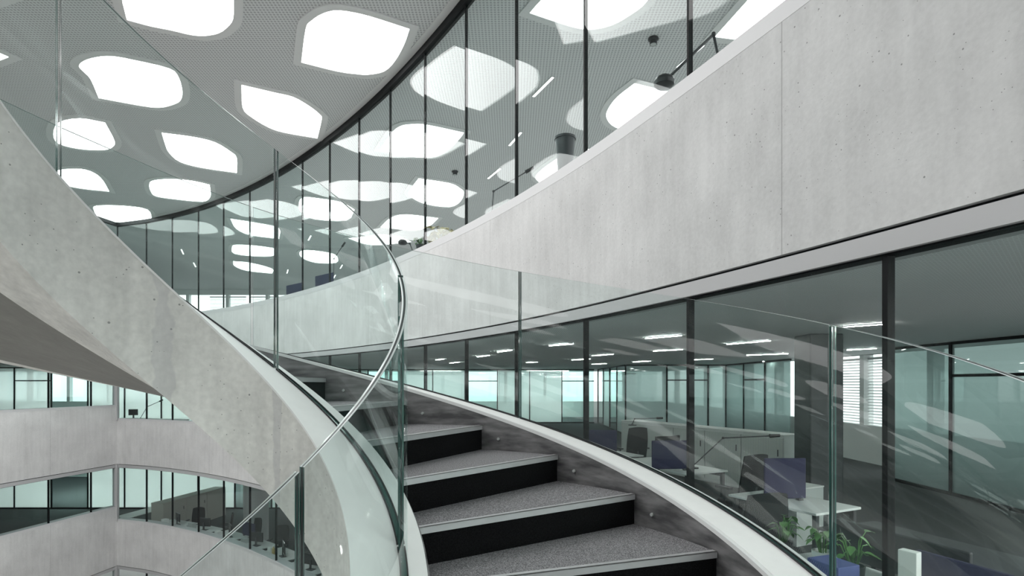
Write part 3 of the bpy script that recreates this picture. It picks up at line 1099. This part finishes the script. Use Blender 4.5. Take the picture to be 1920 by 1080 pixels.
def plant(x, y, z, label, h=.3, n=16, spread=.2, seed=1, group='pot plants', pot='chair_grey', mat='leaf', pr=.07, ph=.12):
    rnd = random.Random(seed)
    o = T('pot_plant', (x, y, z), 0, label, 'plant', group)
    MB().lathe([(0, 0), (pr * .8, 0), (pr, ph), (pr * .9, ph), (pr * .88, ph - .015), (0, ph - .015)]).build('pot', M[pot], o)
    lf, st = MB(), MB()
    for k in range(n):
        t = rnd.uniform(0, 2 * pi); rr = spread * rnd.uniform(.3, 1); zz = ph + (h - ph) * rnd.uniform(.25, 1)
        tip = Vector((rr * cos(t), rr * sin(t), zz)); base = Vector((.02 * cos(t), .02 * sin(t), ph - .01))
        mid = base.lerp(tip, .6) + Vector((0, 0, .05))
        st.tube(base, mid, .0035, n=5, caps=False).tube(mid, tip, .003, n=5, caps=False)
        d = Vector((cos(t), sin(t), rnd.uniform(-.7, .15))).normalized(); sd = d.cross(Vector((0, 0, 1))).normalized(); up = sd.cross(d)
        L = rnd.uniform(.09, .15) * spread / .2; wd = L * .42
        rows = []
        for i in range(6):
            f = i / 5; wv = wd * sin(pi * min(1, f * .9 + .12)) * (1.15 - .5 * f)
            c = tip + d * (L * f) - Vector((0, 0, 1)) * L * .35 * f * f
            rows.append([lf.vert(c - sd * wv + up * wv * .25), lf.vert(c), lf.vert(c + sd * wv + up * wv * .25)])
        for a, b in zip(rows, rows[1:]):
            for q in (0, 1): lf.face((a[q], a[q + 1], b[q + 1], b[q]), smooth=True)
    st.build('stems', M[mat], o)
    tag(lf.build('foliage', M[mat], o, flip_fix=False), kind='stuff')
    return o


def cabinet(a, b, z, h, d, label, front='perf_white', body='white_lam', bay=.9, group=None):
    a, b = Vector(a), Vector(b); L = (b - a).length; v = (b - a) / L
    c = (a + b) / 2
    o = T('storage_cabinet', (c.x, c.y, z), atan2(v.y, v.x), label, 'cabinet', group)
    MB().box((0, 0, h / 2 - .01), (L, d, h - .02)).build('body', M[body], o)
    MB().box((0, 0, h - .012), (L + .02, d + .02, .024)).build('top', M['white_lam'] if front == 'perf_white' else M[body], o, bevel=.004)
    n = max(1, int(L / bay)); w = L / n
    for k in range(n):
        x = -L / 2 + w * (k + .5)
        f = MB().box((x, -d / 2 - .009, h / 2), (w - .02, .016, h - .12)).build('door', M[front], o)
        MB().box((x + w * .38, -d / 2 - .024, h * .7), (.015, .014, .12)).build('handle', M['chair_grey'], f)
    return o


def small_box(name, x, y, z, dims, mat, label, cat, rz=0, lid=None, group=None):
    o = T(name, (x, y, z), rz, label, cat, group)
    MB().box((0, 0, dims[2] / 2), dims).build('body', M[mat], o, bevel=.004)
    if lid: MB().box((0, 0, dims[2] + .008), (dims[0] + .01, dims[1] + .01, .016)).build('lid', M[lid], o)
    return o


# ------------------------------------------------------------------ lower office, right of the stair (floor at -2.00)
F0 = FLOORS[0]; TB = F0 + .73
DIR = R(-64)
cabinet((2.95, 14.3), (5.0, 10.1), F0, 1.1, .45, 'long pale storage cabinet with perforated doors behind the desks')
desk(2.45, 8.95, DIR, F0, 'pale desk behind the mullion with a violet screen at its end', 1.7, .8)
desk(3.05, 6.2, DIR, F0, 'desk with a violet screen in front of the dark column', 1.1, .7)
desk(1.75, 10.55, DIR, F0, 'far desk with a small violet screen left of the high chair', 1.3, .7)
desk(2.26, 3.6, R(-71), F0, 'desk against the glass carrying the plants and the blue box', 1.3, .62)
desk(3.3, 4.4, R(-71), F0, 'desk behind the dark divider at right', 1.6, .7, mat='chair_grey')
office_chair(2.50, 11.75, R(12), F0, 'high black office chair standing before the long pale cabinet', top=1.13, back=.66)
office_chair(2.98, 7.4, R(24), F0, 'black office chair with upright back right of the mullion', top=1.12, back=.6)
office_chair(2.17, 5.2, R(14), F0, 'office chair with rounded black back next to the railing coping, close to the plants', top=1.06, back=.55)
screen(1.66, 10.5, R(-5), TB, .55, .40, 'small violet desk screen left of the high black chair')
screen(2.34, 8.35, R(4), TB, .58, .42, 'violet desk screen crossed by the black mullion')
screen(2.98, 6.2, R(2), TB, .46, .44, 'violet desk screen left of the dark column')
screen(2.52, 3.75, R(-71), TB, .95, .27, 'dark grey desk divider behind the plants', 'chair_grey')
screen(2.58, 3.18, R(-71), TB, .62, .24, 'violet grey desk divider at the lower right corner', 'purple')
small_box('pedestal', 3.62, 7.25, F0, (.42, .5, .70), 'grey_lam', 'pale grey pedestal cabinet beside the violet screen', 'pedestal', DIR, 'white_lam')
task_lamp([(2.72, 8.55, TB), (3.05, 8.2, -.78), (3.72, 8.15, -.745)], 'black jointed task lamp over the pale desk right of the mullion')
task_lamp([(2.62, 12.35, F0 + 1.1), (2.68, 12.4, -.76), (3.15, 12.3, -.74)], 'small task lamp above the high black chair')
monitor(2.55, 9.3, R(-64 + 90), TB, 'dark monitor on the pale desk behind the mullion', .5, .3)
plant(1.99, 4.17, TB, 'leafy green plant nearest the coping, left of the glass joint', .29, 18, .10, 3)
plant(2.14, 3.91, TB, 'green plant with a pale pot just left of the dark green joint', .30, 16, .10, 8, pot='white_lam')
plant(2.17, 3.61, TB, 'big leaved green plant right of the dark green joint', .33, 18, .115, 12)
small_box('storage_box', 1.94, 3.43, TB, (.22, .17, .20), 'blue_box', 'blue box in front of the plants', 'box', R(-71))
small_box('storage_box', 2.10, 3.20, TB, (.14, .12, .15), 'yellow', 'ochre box beside the blue box', 'box', R(-60))
small_box('paper_tray', 2.34, 3.34, TB, (.10, .06, .29), 'paper', 'white paper holder at lower right', 'paper holder', R(-60))

# lower office at far left, beside the corner
desk(-12.9, 20.55, R(-19), F0, 'white desk behind the corner glazing at far left, middle storey', 2.4, .7)
task_lamp([(-13.55, 20.7, TB), (-13.25, 20.6, -.83), (-12.75, 20.55, -.62)], 'task lamp on the white desk at far left, middle storey')
monitor(-13.95, 20.9, R(20), TB, 'small dark monitor on the white desk at far left, middle storey', .3, .22)
office_chair(-11.2, 20.75, R(150), F0, 'dark office chair just visible above the sill beside the stringer', top=1.0)
desk(-10.2, 19.2, R(-31), F0, 'desk under the stringer edge, middle storey', 1.2, .7)

# ------------------------------------------------------------------ storey below (floor at -5.60)
F1 = FLOORS[-1]; T1_ = F1 + .73
cabinet((-13.1, 20.95), (-12.5, 24.3), F1, 1.2, .5, 'long beige cabinet in the storey below, left', 'beige_lam', 'beige_lam', 1.1)
desk(-14.0, 22.2, R(80), F1, 'long white worktop beside the beige cabinet, storey below', 3.0, .7)
desk_lab = ['desk behind the second pane from the corner, storey below', 'desk behind the third pane from the corner, storey below', 'desk behind the fourth pane from the corner, storey below',
            'desk behind the fifth pane from the corner, storey below', 'desk behind the sixth pane from the corner, storey below', 'desk left of the bottom glass joint, storey below', 'desk behind the bottom glass joint, storey below']
NTH = ['second', 'third', 'fourth', 'fifth', 'sixth', 'seventh', 'eighth']
for k in range(1, 8):
    a, b = Vector(RING[k]), Vector(RING[k + 1]); d = (b - a).normalized(); n = Vector((d.y, -d.x)); c = (a + b) / 2
    rz = atan2(d.y, d.x)
    p = c - n * .62
    desk(p.x, p.y, rz, F1, desk_lab[k - 1], 1.35, .66, group='desks along the glazing of the storey below')
    q = c - n * .50 + d * .25
    monitor(q.x, q.y, rz + R(180 + 20 * (-1) ** k), T1_, 'monitor behind the %s pane from the corner, storey below' % NTH[k - 1], .46, .28, group='monitors of the storey below')
    q = c - n * .42 - d * .32
    small_box('document_box', q.x, q.y, T1_, (.2, .16, .12 + .03 * (k % 3)), 'paper' if k % 2 else 'grey_lam', 'document box behind the %s pane from the corner, storey below' % NTH[k - 1], 'box', rz, group='document boxes of the storey below')
    q = c - n * 1.35
    office_chair(q.x, q.y, rz + R(180 + 40 * sin(k * 2.1)), F1, 'black office chair behind the %s pane from the corner, storey below' % NTH[k - 1], 'chairs of the storey below')


def behind(k, t, depth):
    """Point behind facet k of the ring, t along it."""
    a, b = Vector(RING[k]), Vector(RING[k + 1]); d = (b - a).normalized(); n = Vector((d.y, -d.x))
    return a.lerp(b, t) - n * depth, atan2(d.y, d.x)


for (k, t, dep, tw, w, lab) in ((3, .95, .86, 0, .7, 'violet desk screen behind the fifth pane, storey below'), (6, .72, .86, 0, .9, 'violet desk screen left of the bottom glass joint'),
                                (7, .7, .86, 0, .7, 'violet desk screen behind the bottom glass joint')):
    p, rz = behind(k, t, dep)
    screen(p.x, p.y, rz + R(tw), T1_, w, .42, lab, group='desk screens of the storey below')
bq, _ = behind(5, .45, .36)
bt = T('bottle', (bq.x, bq.y, T1_), 0, 'ochre bottle standing on the sill side of a desk, storey below', 'bottle')
MB().lathe([(0, 0), (.045, 0), (.045, .17), (.018, .22), (.018, .25), (0, .25)]).build('body', M['yellow'], bt)
MB().lathe([(0, .25), (.021, .25), (.021, .28), (0, .28)]).build('cap', M['paper'], bt)

# ------------------------------------------------------------------ upper office (floor at 1.60)
F2 = FLOORS[1]; T2_ = F2 + .73
UD = ['upper office desk under the round task lamp', 'upper office desk carrying the dark pot', 'upper office desk with the thin task lamp', 'upper office desk with the dried flowers',
      'upper office desk with the small dark lamp', 'upper office desk behind the inner railing top', 'upper office desk with a violet screen, far', 'upper office desk with a violet screen, farther']
for k, i in enumerate((15, 14, 13, 12, 11, 9, 8, 7)):
    a, b = Vector(RING[i - 1]), Vector(RING[i]); d = (b - a).normalized(); n = Vector((d.y, -d.x)); c = (a + b) / 2 - n * .62
    desk(c.x, c.y, atan2(d.y, d.x), F2, UD[k], 1.35, .7, group='desks along the upper glazing')
task_lamp([(1.95, 5.05, T2_), (1.74, 4.9, 3.02), (1.32, 4.92, 2.62)], 'round headed black task lamp behind the upper glazing', .012, round_head=True)
task_lamp([(-.32, 8.62, T2_), (-.28, 8.6, 2.92), (.22, 8.55, 3.2)], 'thin jointed task lamp leaning right, upper office')
task_lamp([(-1.85, 11.1, T2_), (-1.98, 11.0, 2.72), (-2.12, 11.0, 2.75)], 'small dark task lamp near the sill behind the railing bend', head=.06, round_head=True)
task_lamp([(-4.6, 14.6, T2_), (-4.55, 14.5, 3.2), (-4.3, 14.4, 3.5)], 'far task lamp left of the railing joint, upper office')
pot = T('plant_pot', (.62, 6.62, T2_), 0, 'dark conical pot standing behind the upper glazing', 'pot')
MB().lathe([(0, 0), (.075, 0), (.115, .52), (.125, .52), (.125, .545), (.105, .545), (.10, .50), (0, .50)], n=28).build('body', M['dark_pot'], pot)
MB().lathe([(0, .501), (.099, .501)], n=20).build('soil', M['terracotta'], pot)
plant(-1.22, 9.75, T2_, 'dried cream flowers on the upper sill beside the railing bend', .34, 34, .26, 5, mat='leaf_dry', group=None)
plant(-1.62, 9.98, T2_, 'small dark green plant left of the dried flowers', .22, 14, .13, 6, group='plants on the upper desks')
office_chair(-2.6, 13.4, R(200), F2, 'dark office chair behind the upper glazing near the inner railing', group='upper office chairs')
office_chair(.95, 8.6, R(150), F2, 'dark office chair low behind the concrete band, upper office', group='upper office chairs')
screen(-4.75, 14.35, R(-40), T2_, .8, .42, 'violet desk screen above the far sill right of the joint', group='desk screens of the upper office')
screen(-6.05, 15.75, R(-40), T2_, .8, .42, 'violet desk screen above the far sill left of the joint', group='desk screens of the upper office')

# unseen lamps added to brighten the offices and the frosted partitions
k = 0
for lv, pts in ((0, [(5.2, .8), (6.3, 3.2), (4.6, -2.0), (6.6, -1.2), (-22, 28.5), (-18.5, 28.5), (-15, 28.5), (-11.5, 28.5), (-20, 32), (-14, 32), (-4, 32), (2, 32)]),
                (-1, [(-22, 28.5), (-18.5, 28.5), (-15, 28.5), (-11.5, 28.5), (-20, 32), (-14, 32)])):
    for (x, y) in pts:
        linear_lamp(Vector((x - 1.2, y)), Vector((x + 1.2, y)), HEADS[lv] - .03, 'unseen linear lamp added to brighten the offices', 'added lamps out of sight', .06, 'tube_added')

# small ceiling spots in the upper office
for (x, y, lab) in ((1225, 72, 'small dark ceiling spot above the round headed task lamp'), (853, 321, 'small dark ceiling spot between two skylights, upper office')):
    p = on_ceiling(x, y)
    o = T('ceiling_spot', (p.x, p.y, ZC), 0, lab, 'ceiling spot', 'ceiling spots')
    MB().lathe([(0, -.002), (.085, -.002), (.09, -.02), (.06, -.05), (.06, -.10), (0, -.10)]).build('housing', M['screen_black'], o)
    MB().lathe([(0, -.101), (.05, -.101)]).build('lens', M['grey_lam'], o)
